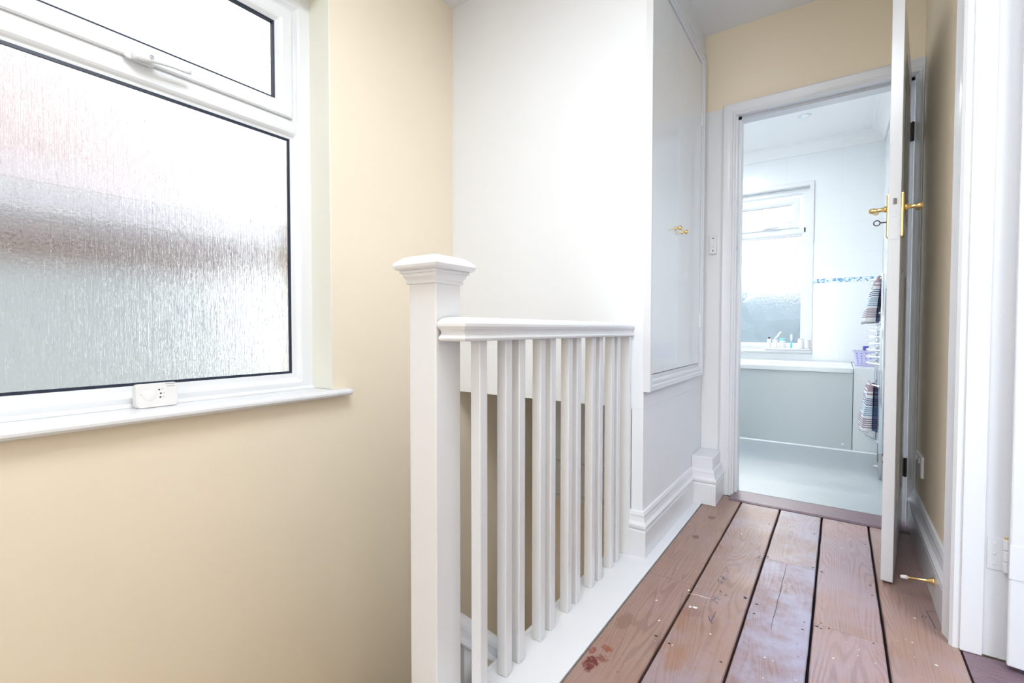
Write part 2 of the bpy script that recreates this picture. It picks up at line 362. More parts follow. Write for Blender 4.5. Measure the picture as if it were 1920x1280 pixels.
def wallhole(bm, plane, c0, c1, u0, u1, v0, v1, holes):
    """slab with rectangular holes: plane 'x' (u=y,v=z) or 'y' (u=x,v=z)"""
    us = sorted({u0, u1, *[h[0] for h in holes], *[h[1] for h in holes]}); vs = sorted({v0, v1, *[h[2] for h in holes], *[h[3] for h in holes]})
    for a, b_ in zip(us, us[1:]):
        for c, d in zip(vs, vs[1:]):
            mu, mv = (a+b_)/2, (c+d)/2
            if any(h[0] < mu < h[1] and h[2] < mv < h[3] for h in holes): continue
            if plane == 'x': bx(bm, c0, c1, a, b_, c, d)
            else: bx(bm, a, b_, c0, c1, c, d)
    bmesh.ops.remove_doubles(bm, verts=bm.verts, dist=1e-6)
    # drop internal faces shared by neighbouring cells
    seen = {}
    for f in bm.faces: seen.setdefault(frozenset(v.index for v in f.verts) if False else tuple(round(x, 5) for x in f.calc_center_median()), []).append(f)
    kill = [f for l in seen.values() if len(l) > 1 for f in l]
    bmesh.ops.delete(bm, geom=kill, context='FACES_ONLY')

# key planes
XW = -1.569          # window wall face
YB = 1.765           # bulkhead face
XP = -0.610          # wall face beside the landing, under the cupboard
YD = 2.690           # bathroom door wall face
XR = 0.282           # right wall face
CZ = 2.42            # landing ceiling
EX = -0.720          # edge of the stairwell
YN = -1.25           # how far back the landing is built

# ------------------------------------------------------------------ shell
WY0, WY1, WZ0, WZ1 = -0.02, 1.085, 0.615, 2.12
b = B(); wallhole(b, 'x', XW-0.27, XW, YN, 3.6, -2.9, CZ+.1, [(WY0, WY1, WZ0, WZ1)])
struct(obj('wall_left', b, M_beige), 'cream painted wall holding the big window beside the stairwell', 'wall')
# ivory painted reveal lining
b = B(); bx(b, XW-0.122, XW+.001, WY1-.006, WY1, WZ0+.028, WZ1); bx(b, XW-0.122, XW+.001, WY0, WY0+.006, WZ0+.028, WZ1); bx(b, XW-0.122, XW+.001, WY0+.006, WY1-.006, WZ1-.006, WZ1)
struct(obj('trim_1', b, M_ivory), 'ivory painted window reveal', 'window reveal')
# bulkhead over the stairs
b = B(); bx(b, XW, XP, YB, 2.60, 0.565, CZ)
struct(obj('wall_back', b, M_wall), 'white painted bulkhead wall over the stairs', 'wall')
# pier wall beside the landing under the cupboard
b = B(); bx(b, -0.655, XP, YB, 2.6, -0.35, .5645); bx(b, -0.655, XP, 2.6005, YD, -.35, CZ-.001)
b2 = obj('wall_middle', b, M_wall); struct(b2, 'white painted pier wall below the tall cupboard', 'wall')
# far wall of the stairwell, seen between balusters
b = B(); bx(b, XW, -0.656, 2.60, 2.685, -2.9, CZ-.001); struct(obj('wall_stairwell', b, M_beige), 'cream stairwell wall seen between the balusters', 'wall')
b = B()
for z, p in ((0.045, .022), (-0.15, .028)):
    sweep(b, [(XW+.001, 2.60), (-.657, 2.60)], [(0, z-.035), (-p, z-.03), (-p, z-.012), (-p*.6, z-.004), (-p*.8, z+.004), (-.4*p, z+.012), (0, z+.016)], XY)
bx(b, XW+.001, -.657, 2.594, 2.60, -.17, .56)
struct(obj('trim_2', b, M_satin), 'moulded white boxing high on the stairwell wall', 'trim')
# stairwell side under the landing and its fascia
b = B(); bx(b, EX, EX+.06, YN, 2.599, -2.9, -0.351); bx(b, EX, EX+.06, YN, YB-.001, -.35, -.031); bx(b, EX+.001, EX+.06, YB, 2.599, -.35, -.01); struct(obj('wall_under_landing', b, M_beige), 'cream wall under the landing edge', 'wall')
b = B(); bx(b, XW-.2, .4, YN-.1, 2.7, -3.0, -2.9); struct(obj('floor_hall', b, M_hall), 'unseen brown carpeted hall floor added to close off light from below', 'floor')  # unseen floor, put in to stop sky light entering from below
# bathroom door wall with opening
DX0, DX1, DZ = -0.455, 0.262, 1.985
b = B(); wallhole(b, 'y', YD, YD+.105, -0.655, XR+.1, -.02, CZ+.02, [(DX0-.02, DX1+.018, -.02, DZ+.02)])
struct(obj('wall_far', b, [M_beige2]), 'cream painted wall above the bathroom doorway', 'wall')
b = B(); bx(b, XP+.001, DX0-.058, YD-.006, YD, 0, 2.016)
struct(obj('trim_3', b, M_satin), 'white painted panel between cupboard and doorway', 'trim')
# right wall (door opening towards the bedroom between y .93 and 1.742)
RY0, RY1, RZ = 0.93, 1.742, 1.985
b = B(); wallhole(b, 'x', XR, XR+.115, YN, YD+.10, -.02, CZ+.02, [(RY0, RY1+.02, -.02, RZ)])
struct(obj('wall_right', b, M_beige2), 'cream painted wall behind the open bathroom door', 'wall')
# unseen wall added behind the camera to cut sky light, doorway narrowed likewise
b = B(); wallhole(b, 'y', YN-.1, YN, XW-.27, XR+.115, -2.9, CZ+.1, [(-.62, -.02, 0, 2.05)])
struct(obj('wall_front', b, M_beige2), 'unseen cream wall added behind the viewpoint, its doorway sized for the light', 'wall')
# ceiling
b = B(); bx(b, XW, XR+.1, YN, YD+.1, CZ, CZ+.12); struct(obj('ceiling', b, M_ceil), 'white landing ceiling', 'ceiling')

# ---- floor boards
tints = {0: ((.35, .205, .15), .10), 1: ((.36, .215, .165), .45), 2: ((.31, .205, .20), .95), 3: ((.39, .24, .22), .35), 4: ((.36, .22, .175), .2)}
b = B(); tl = b.loops.layers.float_color.new('tint'); rl = b.loops.layers.float_color.new('residue')
xs = [-.552, -.394, -.223, -.054, .118, .284]; g = .0035
cuts = {0: [-1.2, -0.2, 1.66, 2.66], 1: [-1.2, .35, 2.60], 2: [-1.2, .6, 2.018, 2.60], 3: [-1.2, .1, 1.647, 2.60], 4: [-1.2, .75, 2.60]}
for i in range(5):
    for a, c in zip(cuts[i], cuts[i][1:]):
        x0, x1 = xs[i]+(g if i else .0015), xs[i+1]-(g if i < 4 else 0)
        n = 14; jj = .0007
        tt, rs = tints[i]
        if i == 2 and a < 2.0: rs = 1.0; tt = (.29, .185, .20)
        if i == 2 and a > 2.0: tt = (.36, .25, .215); rs = .7
        k = 1 + random.uniform(-.04, .04)
        before = set(b.faces)
        # a plank with slightly worn, rounded edges
        ys = [a+(c-a)*t/n for t in range(n+1)]; ys[0] += .0006; ys[-1] -= .0006
        rings = []
        for y in ys:
            e0, e1 = x0+random.uniform(-jj, jj), x1+random.uniform(-jj, jj)
            rings.append([(e0, y, -.022), (e0, y, -.003), (e0+.0025, y, 0), (e1-.0025, y, 0), (e1, y, -.003), (e1, y, -.022)])
        loft(b, rings)
        for f in set(b.faces)-before:
            for l in f.loops: l[tl] = (tt[0]*k, tt[1]*k, tt[2]*k, 1); l[rl] = (rs, rs, rs, 1)
fl = struct(obj('floor', b, M_wood), 'worn stripped pine floorboards of the landing', 'floor')
b = B(); bx(b, EX+.001, XR+.115, YN, YD+.1, -.06, -.0225); obj('underfloor', b, M_gap, fl)
# nail holes, paint flecks, crack, writing
b = B()
nails = [(-0.239, 2.018), (-0.241, 2.002), (-0.212, 2.032), (-0.066, 2.036), (-0.068, 2.019), (-0.039, 2.016), (-0.239, 1.681), (-0.237, 1.676), (-0.202, 1.659), (-0.202, 1.6), (-0.073, 1.637), (-0.075, 1.594), (-0.031, 1.661), (-0.041, 1.635), (-0.031, 1.63), (-0.012, 1.643), (0.1, 2.004), (0.102, 1.931), (0.091, 1.635), (-0.415, 1.323), (-0.242, 1.315), (-0.375, 1.312), (-0.246, 2.383), (-0.075, 2.375), (-0.039, 2.387), (0.099, 2.379), (-0.383, 2.033), (-0.375, 2.011)]
for x, y in nails:
    r = random.uniform(.0022, .004); k = random.uniform(.8, 1.6); an = random.uniform(-.6, .6)
    b.faces.new([b.verts.new((x+r*k*math.cos(q+an), y+r*math.sin(q+an), .0004)) for q in (2*math.pi*j/9 for j in range(9))])
f_ = obj('nail_holes', b, M_nail, fl); f_['kind'] = 'stuff'
b = B()
def ribbon(bm, pts, wd, z=.0006):
    pts = [Vector((p[0], p[1])) for p in pts]; Lv, Rv = [], []
    for i, p in enumerate(pts):
        t = (pts[min(i+1, len(pts)-1)] - pts[max(i-1, 0)]).normalized(); nn = Vector((-t.y, t.x)); ww = wd*(.55 if i in (0, len(pts)-1) else 1)
        Lv.append(bm.verts.new((*(p+nn*ww), z))); Rv.append(bm.verts.new((*(p-nn*ww), z)))
    for i in range(len(pts)-1): bm.faces.new((Lv[i], Rv[i], Rv[i+1], Lv[i+1]))
strokes = [[(-0.302, 1.591), (-0.312, 1.599), (-0.322, 1.604), (-0.316, 1.618), (-0.326, 1.628), (-0.314, 1.624), (-0.303, 1.617)], [(-0.318, 1.64), (-0.306, 1.633)], [(-0.314, 1.654), (-0.306, 1.651)], [(-0.316, 1.666), (-0.308, 1.666), (-0.314, 1.68), (-0.316, 1.677)], [(-0.335, 1.751), (-0.327, 1.726)], [(-0.336, 1.753), (-0.321, 1.739)], [(-0.323, 1.731), (-0.314, 1.725)], [(-0.322, 1.741), (-0.311, 1.738)], [(-0.332, 1.775), (-0.323, 1.768), (-0.311, 1.757)], [(-0.331, 1.776), (-0.325, 1.785), (-0.32, 1.77), (-0.322, 1.762)], [(-0.32, 1.768), (-0.309, 1.773)], [(-0.326, 1.83), (-0.315, 1.821)], [(-0.322, 1.837), (-0.31, 1.817)], [(-0.329, 1.856), (-0.319, 1.844)], [(-0.315, 1.51), (-0.307, 1.489), (-0.297, 1.475), (-0.294, 1.478)], [(-0.302, 1.483), (-0.301, 1.513), (-0.301, 1.544)], [(-0.298, 1.66), (-0.284, 1.658)], [(-0.293, 1.652), (-0.292, 1.665)],
 [(0.234, 1.918), (0.245, 1.922), (0.257, 1.926)], [(0.234, 1.918), (0.24, 1.865), (0.244, 1.82), (0.256, 1.82)], [(0.217, 1.865), (0.223, 1.882), (0.229, 1.878), (0.226, 1.866)]]
for s in strokes: ribbon(b, s, .0014)
obj('pen_writing', b, M_ink, fl)
b = B()
for x, y, r in ((-.372, 1.525, .006), (-.358, 1.529, .008), (-.43, 1.40, .004), (-.4, 1.62, .005), (-.33, 2.2, .004), (-.15, 1.4, .003), (.0, 1.5, .003), (-.47, 1.5, .004), (-.29, 1.42, .003), (.02, 2.28, .003), (.2, 1.85, .004), (.18, 1.7, .003), (.22, 1.62, .004)):
    q0 = random.uniform(0, 6); b.faces.new([b.verts.new((x+r*random.uniform(.6, 1.1)*math.cos(q+q0), y+r*random.uniform(.6, 1.1)*math.sin(q+q0), .0005)) for q in (2*math.pi*j/10 for j in range(10))])
ribbon(b, [(-.398, 1.60), (-.37, 1.607), (-.345, 1.606), (-.33, 1.609)], .0012)
f_ = obj('paint_flecks', b, M_fleck, fl); f_['kind'] = 'stuff'
b = B(); ribbon(b, [(-.149, 2.016), (-.1475, 1.93), (-.149, 1.86), (-.1478, 1.78), (-.1505, 1.72), (-.149, 1.66), (-.1515, 1.60), (-.150, 1.54)], .0007)
obj('split', b, M_crack, fl)
# white painted margin between boards and stairwell
b = B(); bx(b, EX, -.5545, 0.2, 2.66, -.03, .0015); bx(b, EX-.012, EX, .2, YB, -.22, .0015)
struct(obj('trim_4', b, M_gloss, bevel=.0015), 'white painted margin board at the foot of the balusters', 'trim')
# dark stained board at the bedroom doorway, blue carpet, paint edge
b = B(); bx(b, .288, XR+.115, RY0, RY1-.004, -.022, -.001); o = obj('trim_5', b, M_thresh); struct(o, 'dark stained board in the right hand doorway', 'trim')
b = B(); bx(b, XR+.115, 2.6, -1.2, 1.9, -.03, -.006); struct(obj('floor_bedroom', b, M_carpet), 'blue carpet beyond the right hand door', 'floor')
b = B(); bx(b, XR+.115, 2.6, 1.95, 2.05, -.03, CZ); bx(b, 2.6, 2.7, -1.35, 2.05, -.03, CZ); bx(b, XR+.1155, 1.3, -1.35, -1.25, -.03, CZ)  # unseen bedroom shell, put in to weaken light through the doorway
struct(obj('wall_bedroom', b, M_wall), 'unseen white bedroom walls added to cut the sky light', 'wall')
b = B(); bx(b, XR+.1155, 2.7, -1.35, 2.05, CZ, CZ+.12); struct(obj('ceiling_bedroom', b, M_ceil), 'unseen white bedroom ceiling added to cut the sky light', 'ceiling')
# bathroom threshold strip
b = B(); sweep(b, [(DX0+.002, 2.690), (DX1-.004, 2.690)], [(.085, 0), (.085, .003), (.075, .007), (-.075, .007), (-.087, .002), (-.087, 0)], XY)
tag(obj('threshold_strip', b, M_thresh), 'purplish brown wooden threshold strip in the bathroom doorway', 'threshold')

# ---- skirting
sk = [(0, 0), (-.018, 0), (-.018, .098), (-.014, .104), (-.020, .112), (-.021, .122), (-.013, .134), (-.0095, .150), (-.010, .158), (-.006, .170), (0, .172)]
b = B(); sweep(b, [(-.668, YB), (XP, YB), (XP, 2.466+.018), (-.506, 2.466+.018), (-.506, YD-.0065)], [(o, h+.0016) for o, h in sk], XY)
struct(obj('baseboard_left', b, M_gloss), 'white moulded skirting round the pier', 'skirting board')
b = B(); bx(b, XP+.001, -.507, 2.485, YD-.0065, .01, .232)
struct(obj('trim_6', b, M_gloss, bevel=.003), 'small white boxed pipe casing in the corner by the doorway', 'boxing')
b = B(); sweep(b, [(XR, YD-.002), (XR, RY1+.074)], [(o*1.25, h*1.06) for o, h in sk], XY)
struct(obj('baseboard_right', b, M_gloss), 'white moulded skirting behind the open door', 'skirting board')

# ---- bathroom doorway architrave and lining
AR = [(0, 0), (0, .012), (.006, .018), (.010, .018), (.014, .012), (.018, .013), (.024, .016), (.034, .018), (.044, .021), (.052, .024), (.058, .022), (.060, .016), (.060, 0)]
b = B(); sweep(b, [(DX0, 0), (DX0, DZ-.018), (DX1, DZ-.018), (DX1, 0)], AR, lambda u, v, h: Vector((u, YD-h, v)))
# clip the part that would run into the right wall
bmesh.ops.bisect_plane(b, geom=b.verts[:]+b.edges[:]+b.faces[:], plane_co=(XR-.001, 0, 0), plane_no=(1, 0, 0), clear_outer=True)
struct(obj('trim_7', b, M_gloss), 'white moulded architrave round the bathroom doorway', 'architrave')
b = B()
for x0, x1, y0, y1 in ((DX0-.02, DX0+.008, YD, YD+.105), (DX1-.008, DX1+.018, YD, YD+.105), (DX0+.008, DX0+.020, YD+.040, YD+.105), (DX1-.020, DX1-.008, YD+.040, YD+.105)): bx(b, x0, x1, y0, y1, 0, DZ+.02)
bx(b, DX0-.02, DX1+.018, YD, YD+.105, DZ-.012, DZ+.02); bx(b, DX0+.008, DX1-.008, YD+.040, YD+.105, DZ-.026, DZ-.012)
struct(obj('trim_8', b, M_gloss), 'white lining of the bathroom doorway', 'door lining')
lp = tag(obj('strike_plate', (lambda b: (bx(b, DX0+.008, DX0+.0095, YD+.006, YD+.030, 1.235, 1.315), b)[1])(B()), M_gloss, bevel=.0005), 'small white painted strike plate with dark latch hole on the doorway lining', 'strike plate')
box('latch_hole', DX0+.0094, DX0+.0098, YD+.010, YD+.024, 1.285, 1.305, M_iron, lp)

# ------------------------------------------------------------------ right hand door (bedroom)
b = B(); sweep(b, [(RY0, 0), (RY0, RZ-.012), (RY1+.0, RZ-.012), (RY1+.0, 0)], [(o*1.2, h*1.15) for o, h in AR], lambda u, v, h: Vector((XR-h, u, v)))
struct(obj('trim_9', b, M_gloss), 'white moulded architrave at the right edge of the view', 'architrave')
b = B(); bx(b, XR, XR+.044, RY1-.006, RY1+.02, 0, RZ); bx(b, XR+.044, XR+.115, RY1+.004, RY1+.02, 0, RZ)
bx(b, XR, XR+.115, RY0-.0, RY0+.012, 0, RZ); bx(b, XR, XR+.115, RY0+.012, RY1-.006, RZ-.02, RZ)
struct(obj('trim_10', b, M_gloss, bevel=.0015), 'white rebated jamb beside the right hand door', 'door lining')
d2 = empty('door_2', (XR+.084, RY1-.002, .012), (0, 0, R(-8)))
struct(d2, 'white bedroom door standing open at the far right edge', 'door')
def dbox(name, l, mat, parent, bevel=0):
    b = B()
    for q in l: bx(b, *q)
    b.transform(parent_world(parent)); return obj(name, b, mat, parent, bevel=bevel)
dbox('door_leaf', [(0.004, .76, -.042, -.004, 0, 1.96)], M_gloss, d2, .004)
hb = B(); bx(hb, XR+.050, XR+.0835, RY1+.0018, RY1+.0039, .236, .322); obj('hinge', hb, M_gloss, d2, bevel=.0008)
dbox('hinge', [(0.0045, .034, -.0436, -.0421, .226, .312)], M_gloss, d2, .0006)
hb = B()
for z in (.2362, .2657, .2952): lathe(hb, (XR+.0845, RY1-.004, z), (0, 0, 1), [(0, .0045), (.0015, .006), (.0265, .006), (.028, .0045)], 12)
obj('hinge_knuckle', hb, M_gloss, d2)
for z in (.252, .279, .306):
    hb = B(); lathe(hb, (XR+.064, RY1+.0017, z), (0, -1, 0), [(0, .0042), (.0012, .003)], 10); obj('screw', hb, M_gloss, d2)
hb = B(); lathe(hb, (XR+.0845, RY1-.004, .3235), (0, 0, 1), [(0, .0045), (.004, .0035), (.005, .001)], 10); obj('hinge_pin', hb, M_brass, d2)

# ------------------------------------------------------------------ open bathroom door
ang = R(6.9)
d1 = empty('door_1', (0.2395, 2.686, .010), (0, 0, -ang)); struct(d1, 'white panelled bathroom door standing open edge on', 'door')
LW, LT, LH = .648, .033, 1.958       # leaf runs along local -Y, thickness along local -X
DM = parent_world(d1)
b = B(); st = .10
def pl(x0, x1, y0, y1, z0, z1): bx(b, x0, x1, y0, y1, z0, z1)
pl(-LT, 0, -st, 0, 0, LH); pl(-LT, 0, -LW, -LW+st, 0, LH)
for z0, z1 in ((0, .20), (1.08, 1.28), (LH-.11, LH)): pl(-LT, 0, -LW+st, -st, z0, z1)
pl(-LT, 0, -LW/2-.045, -LW/2+.045, .20, 1.08)
b.transform(DM); obj('door_leaf', b, M_gloss, d1, bevel=.0015)
b = B(); pl(-LT+.012, -.012, -LW+st, -st, .20, LH-.11)
for y0, y1, z0, z1 in ((-LW+st, -st, 1.28, LH-.11), (-LW+st, -LW/2-.045, .20, 1.08), (-LW/2+.045, -st, .20, 1.08)):
    for sgn, xf in ((1, -.012), (-1, -LT+.012)):
        sweep(b, [(y0, z0), (y1, z0), (y1, z1), (y0, z1)], [(0, 0), (0, .011), (.006, .0105), (.012, .005), (.018, .003), (.018, 0)], lambda u, v, h, xf=xf, sgn=sgn: Vector((xf+sgn*h, u, v)), closed=True) if False else None
b.transform(DM); obj('panel', b, M_gloss, d1)
# panel mouldings
for nm, (y0, y1, z0, z1) in enumerate(((-LW+st, -st, 1.28, LH-.11), (-LW+st, -LW/2-.045, .20, 1.08), (-LW/2+.045, -st, .20, 1.08))):
    for sgn, xf in ((1, -.012), (-1, -LT+.012)):
        b = B(); sweep(b, [(y0, z0), (y1, z0), (y1, z1), (y0, z1)], [(0, 0), (0, .010), (.006, .0095), (.012, .005), (.018, .003), (.018, 0)], lambda u, v, h, xf=xf, sgn=sgn: Vector((xf+sgn*h, u, v)), closed=True)
        b.transform(DM); obj('panel_moulding', b, M_gloss, d1)
# forend plate, latch and bolt painted over
b = B(); loft(b, [[(-LT/2+u, -LW-t, 1.25+v-.010) for u, v in rrect(.022, .155, .003)] for t in (-.001, .0012)]); b.transform(DM); obj('lock_plate', b, M_gloss, d1, bevel=.0004)
b = B(); loft(b, [[(-LT/2-.006, -LW, 1.280), (-LT/2+.006, -LW, 1.280), (-LT/2+.006, -LW, 1.298), (-LT/2-.006, -LW, 1.298)], [(-LT/2-.001, -LW-.009, 1.280), (-LT/2+.006, -LW-.002, 1.280), (-LT/2+.006, -LW-.002, 1.298), (-LT/2-.001, -LW-.009, 1.298)]]); b.transform(DM); obj('latch', b, M_steel, d1)
b = B(); bx(b, -LT/2-.005, -LT/2+.005, -LW-.003, -LW, 1.237, 1.262); b.transform(DM); obj('bolt', b, M_gloss, d1)
for sgn, x0 in ((1, 0), (-1, -LT)):
    hb = B(); loft(hb, [[(x0+sgn*t, -LW+.055+u, 1.250+v) for u, v in rrect(w1, h1, .006)] for t, w1, h1 in ((0, .042, .153), (.004, .042, .153), (.007, .036, .147))]); hb.transform(DM)
    pl_ = obj('handle_plate', hb, M_brass, d1)
    hb = B(); lathe(hb, (x0+sgn*.007, -LW+.055, 1.276), (sgn, 0, 0), [(0, .011), (.006, .011), (.010, .0075), (.030, .0065), (.034, .009), (.046, .009), (.050, .006)], 16)
    tube(hb, [(x0+sgn*.048, -LW+.055, 1.276), (x0+sgn*.050, -LW+.075, 1.278), (x0+sgn*.048, -LW+.095, 1.280), (x0+sgn*.044, -LW+.122, 1.281), (x0+sgn*.038, -LW+.128, 1.280)], [.008, .007, .0075, .009, .006], 12); hb.transform(DM)
    obj('lever', hb, M_brass, pl_, smooth=True)
    if sgn < 0:
        hb = B(); tube(hb, [(x0-.005, -LW+.055, 1.232), (x0-.024, -LW+.055, 1.232)], .002, 8)
        tube(hb, [(x0-.034+.009*math.cos(q), -LW+.055, 1.232+.009*math.sin(q)) for q in (2*math.pi*j/16 for j in range(17))], .0018, 8, caps=False); hb.transform(DM)
        obj('key', hb, M_iron, d1, smooth=True)
# butt hinges on the frame side
for z in (1.713, .255):
    hb = B(); bx(hb, .239, .249, YD-.004, YD+.004, z-.04+.01, z+.04+.01)
    lathe(hb, (.247, YD-.006, z-.032), (0, 0, 1), [(0, .003), (.001, .0055), (.083, .0055), (.084, .003)], 10)
    for kz in (.017, .034, .051, .067): lathe(hb, (.247, YD-.006, z-.032+kz), (0, 0, 1), [(0, .006), (.001, .006)], 10)
    obj('hinge', hb, M_iron, d1)

# ------------------------------------------------------------------ landing window
def window(name, mp, u0, u1, v0, v1, tz, glass, gasket=True, sash_half=None, dark=M_seal, handle_u=None, fw=.055, uprev=None):
    """mp(u,v,h): h grows towards the room; returns the parent"""
    root = empty(name, mp((u0+u1)/2, v0, 0)); root['kind'] = 'structure'
    def rect(a, c, d, e): return [(a, d), (c, d), (c, e), (a, e)]
    # outer frame: rebated profile, offsets run inward (left of a counter-clockwise path)
    fr = [(0, -.03), (0, .0), (.040, .0), (.046, -.004), (.052, -.010), (.058, -.014), (fw+.012, -.016), (fw+.012, -.03)]
    b = B(); sweep(b, rect(u0, u1, v0, v1), fr, mp, closed=True)
    trp = [(0, -.03), (0, -.016), (.008, -.013), (.014, -.006), (.020, -.001), (.026, 0), (.066, 0), (.066, -.03)]
    sweep(b, [(u0+fw, tz), (u1-fw, tz)], trp, mp)
    obj('window_frame', b, M_upvc, root)
    # top sash, standing proud of the frame
    s0, s1, t0, t1 = u0+.076, u1-.076, tz+.067, v1-.076
    sp = [(0, -.02), (0, .008), (.004, .012), (.036, .012), (.046, .008), (.054, .000), (.058, -.004), (.058, -.02)]
    b = B(); sweep(b, rect(s0, s1, t0, t1), sp, mp, closed=True); sash = obj('sash', b, M_upvc, root)
    b = B(); sweep(b, rect(s0+.056, s1-.056, t0+.056, t1-.056), [(0, -.022), (0, -.004), (.0080, -.006), (.0080, -.022)], mp, closed=True); obj('seal', b, dark, sash)
    def pane(a, c, d, e, par):
        b = B(); q = [mp(a, d, -.020), mp(c, d, -.020), mp(c, e, -.020), mp(a, e, -.020)]; q2 = [mp(a, d, -.024), mp(c, d, -.024), mp(c, e, -.024), mp(a, e, -.024)]
        loft(b, [q, q2]); obj('pane', b, glass, par)
    pane(s0+.06, s1-.06, t0+.06, t1-.06, sash)
    g0, g1, h0, h1 = u0+fw+.012, u1-fw-.012, v0+fw+.012, tz
    b = B(); sweep(b, rect(g0-.001, g1+.001, h0-.001, h1+.001), [(0, -.024), (0, -.0165), (.0095, -.0165), (.0095, -.024)], mp, closed=True); obj('seal', b, dark, root)
    pane(g0, g1, h0, h1, root)
    return root, sash
XF = XW-.121
mpw = lambda u, v, h: Vector((XF+h, u, v))
win, sash = window('window_1', mpw, WY0+.006, WY1-.006, WZ0+.025-.012, WZ1-.006, 1.579, M_rain, fw=.062)
win['label'] = 'big white window with rain patterned glass beside the stairwell'; win['category'] = 'window'
# sash handle
b = B(); loft(b, [[mpw(.535+u*s, 1.648+v*s, h) for u, v in rrect(.075, .022, .010)] for h, s in ((.012, 1), (.018, 1), (.021, .9))]); hd = obj('window_handle', b, M_upvc, sash)
b = B(); rings = []
for u, v, h, rw, rh in ((.512, 1.647, .024, .010, .008), (.520, 1.647, .034, .013, .013), (.545, 1.647, .038, .013, .013), (.558, 1.648, .042, .010, .009), (.58, 1.650, .046, .009, .006), (.61, 1.652, .048, .009, .005), (.64, 1.653, .046, .009, .005), (.655, 1.653, .043, .006, .004)):
    rings.append([mpw(u, v+rw*math.sin(q), h+rh*math.cos(q)) for q in (2*math.pi*j/14 for j in range(14))])
loft(b, rings); obj('lever', b, M_upvc, hd, smooth=True)
b = B(); lathe(b, mpw(.552, 1.650, .048), (1, 0, .2), [(0, .006), (.004, .006), (.0045, .0035), (.003, .0035)], 14); obj('key_button', b, M_grey, hd)
# sill board with rounded nose
b = B(); nose = [(-.060-.075, .616), (.03, .616), (.038, .619), (.0425, .626), (.0425, .633), (.038, .639), (.03, .642), (-.135, .642)]
pth = [(XW, WY0+.001), (XW, WY1-.001)]
loft(b, [[(XW+a, y, z) for a, z in nose] for y in (WY0+.001, WY1-.001)])
n2 = [(a, z) for a, z in nose if a > 0]; n2 = [(0.0005, .616)] + n2 + [(0.0005, .642)]
loft(b, [[(XW+(a*s if a > .001 else a), y, .629+(z-.629)*s2) for a, z in n2] for y, s, s2 in ((WY1-.0005, 1, 1), (1.138, 1, 1), (1.146, .96, .8), (1.149, .85, .5))])
loft(b, [[(XW+a, y, z) for a, z in n2] for y in (WY0-.06, WY0+.0005)])
obj('window_sill', b, M_gloss, win)
b = B(); sweep(b, [(XF+.001, WY1-.007), (XF+.001, WY0+.007)], [(0, .642), (0, .652), (.004, .653), (.012, .648), (.018, .6425)], lambda u, v, h: Vector((u, v, h)))
obj('sill_bead', b, M_upvc, win)

# carbon monoxide alarm leaning on the frame
al = empty('carbon_monoxide_alarm', (XF+.060, .549, .6425), (0, R(-6), 0)); tag(al, 'small white carbon monoxide alarm with three indicator dots on the window sill', 'alarm')
AM = parent_world(al)
b = B(); loft(b, [[(h, u*s, .035+v*s) for u, v in rrect(.104, .070, .011)] for h, s in ((-.030, .96), (-.027, 1), (-.004, 1), (-.001, .985), (.001, .95))]); b.transform(AM); obj('casing', b, M_plast, al, smooth=False)
b = B(); lathe(b, (.001, -.020, .036), (1, 0, 0), [(-.001, .0165), (.0006, .0165), (.0006, .0150), (0.0014, .013), (.0016, .004)], 28); b.transform(AM); obj('test_button', b, M_plast, al, smooth=True)
for k, (u, v) in enumerate(((.004, .050), (.0075, .039), (.006, .028))):
    b = B(); lathe(b, (.001, u, v), (1, 0, 0), [(-.0005, .0024), (.0008, .0024), (.0011, .0012)], 12); b.transform(AM); obj('indicator_light', b, M_dark, al)
for u0_, u1_, v in ((.0105, .0135, .0505), (.014, .017, .0395), (.0125, .0155, .0285), (.020, .045, .0655), (.024, .044, .0585), (-.041, -.0385, .038)):
    b = B(); bx(b, .0009, .0013, u0_, u1_, v-.0014, v+.0014); b.transform(AM); obj('printed_mark', b, M_grey, al)
b = B()
for v in (.037, .030, .023): bx(b, .0004, .0012, .022, .046, v-.0009, v+.0009)
b.transform(AM); obj('vent_slots', b, M_plast, al)

# ------------------------------------------------------------------ balustrade
NX1, NX0, NY0, NY1 = -.727, -.810, .7605, .8425
bal = empty('landing_balustrade', (-.686, 1.25, 0)); tag(bal, 'white painted landing balustrade with square balusters and capped newel post', 'balustrade')
nw = box('newel_post', NX0, NX1, NY0, NY1, -1.25, .982, M_gloss, bal, bevel=.003)
cx, cy = (NX0+NX1)/2, (NY0+NY1)/2; hw = .0412
b = B(); prof = [(-.002, .972), (.006, .972), (.007, .977), (.0045, .980), (.008, .984), (.012, .988), (.013, .993), (.0135, .995), (.019, .996), (.020, 1.000), (.0175, 1.002), (.026, 1.003), (.031, 1.007), (.033, 1.013), (.031, 1.019), (.025, 1.0235), (.021, 1.0245), (.020, 1.027), (.008, 1.033), (-.012, 1.037), (-.03, 1.038)]
loft(b, [[(cx+sx*(hw+o*.8), cy+sy*(hw+o*.8), z-.001) for sx, sy in ((-1, -1), (1, -1), (1, 1), (-1, 1))] for o, z in prof]); obj('post_cap', b, M_gloss, nw, bevel=.0012)
RC = -.686; rp = [(-.020, .8435), (.034, .8435), (.0375, .846), (.0385, .850), (.037, .854), (.033, .857), (.0305, .861), (.032, .866), (.037, .870), (.0405, .876), (.0405, .882), (.037, .888), (.029, .8925), (.015, .8955), (0, .8965)]
full = rp[1:] + [(-a, z) for a, z in rp[-2:0:-1]]
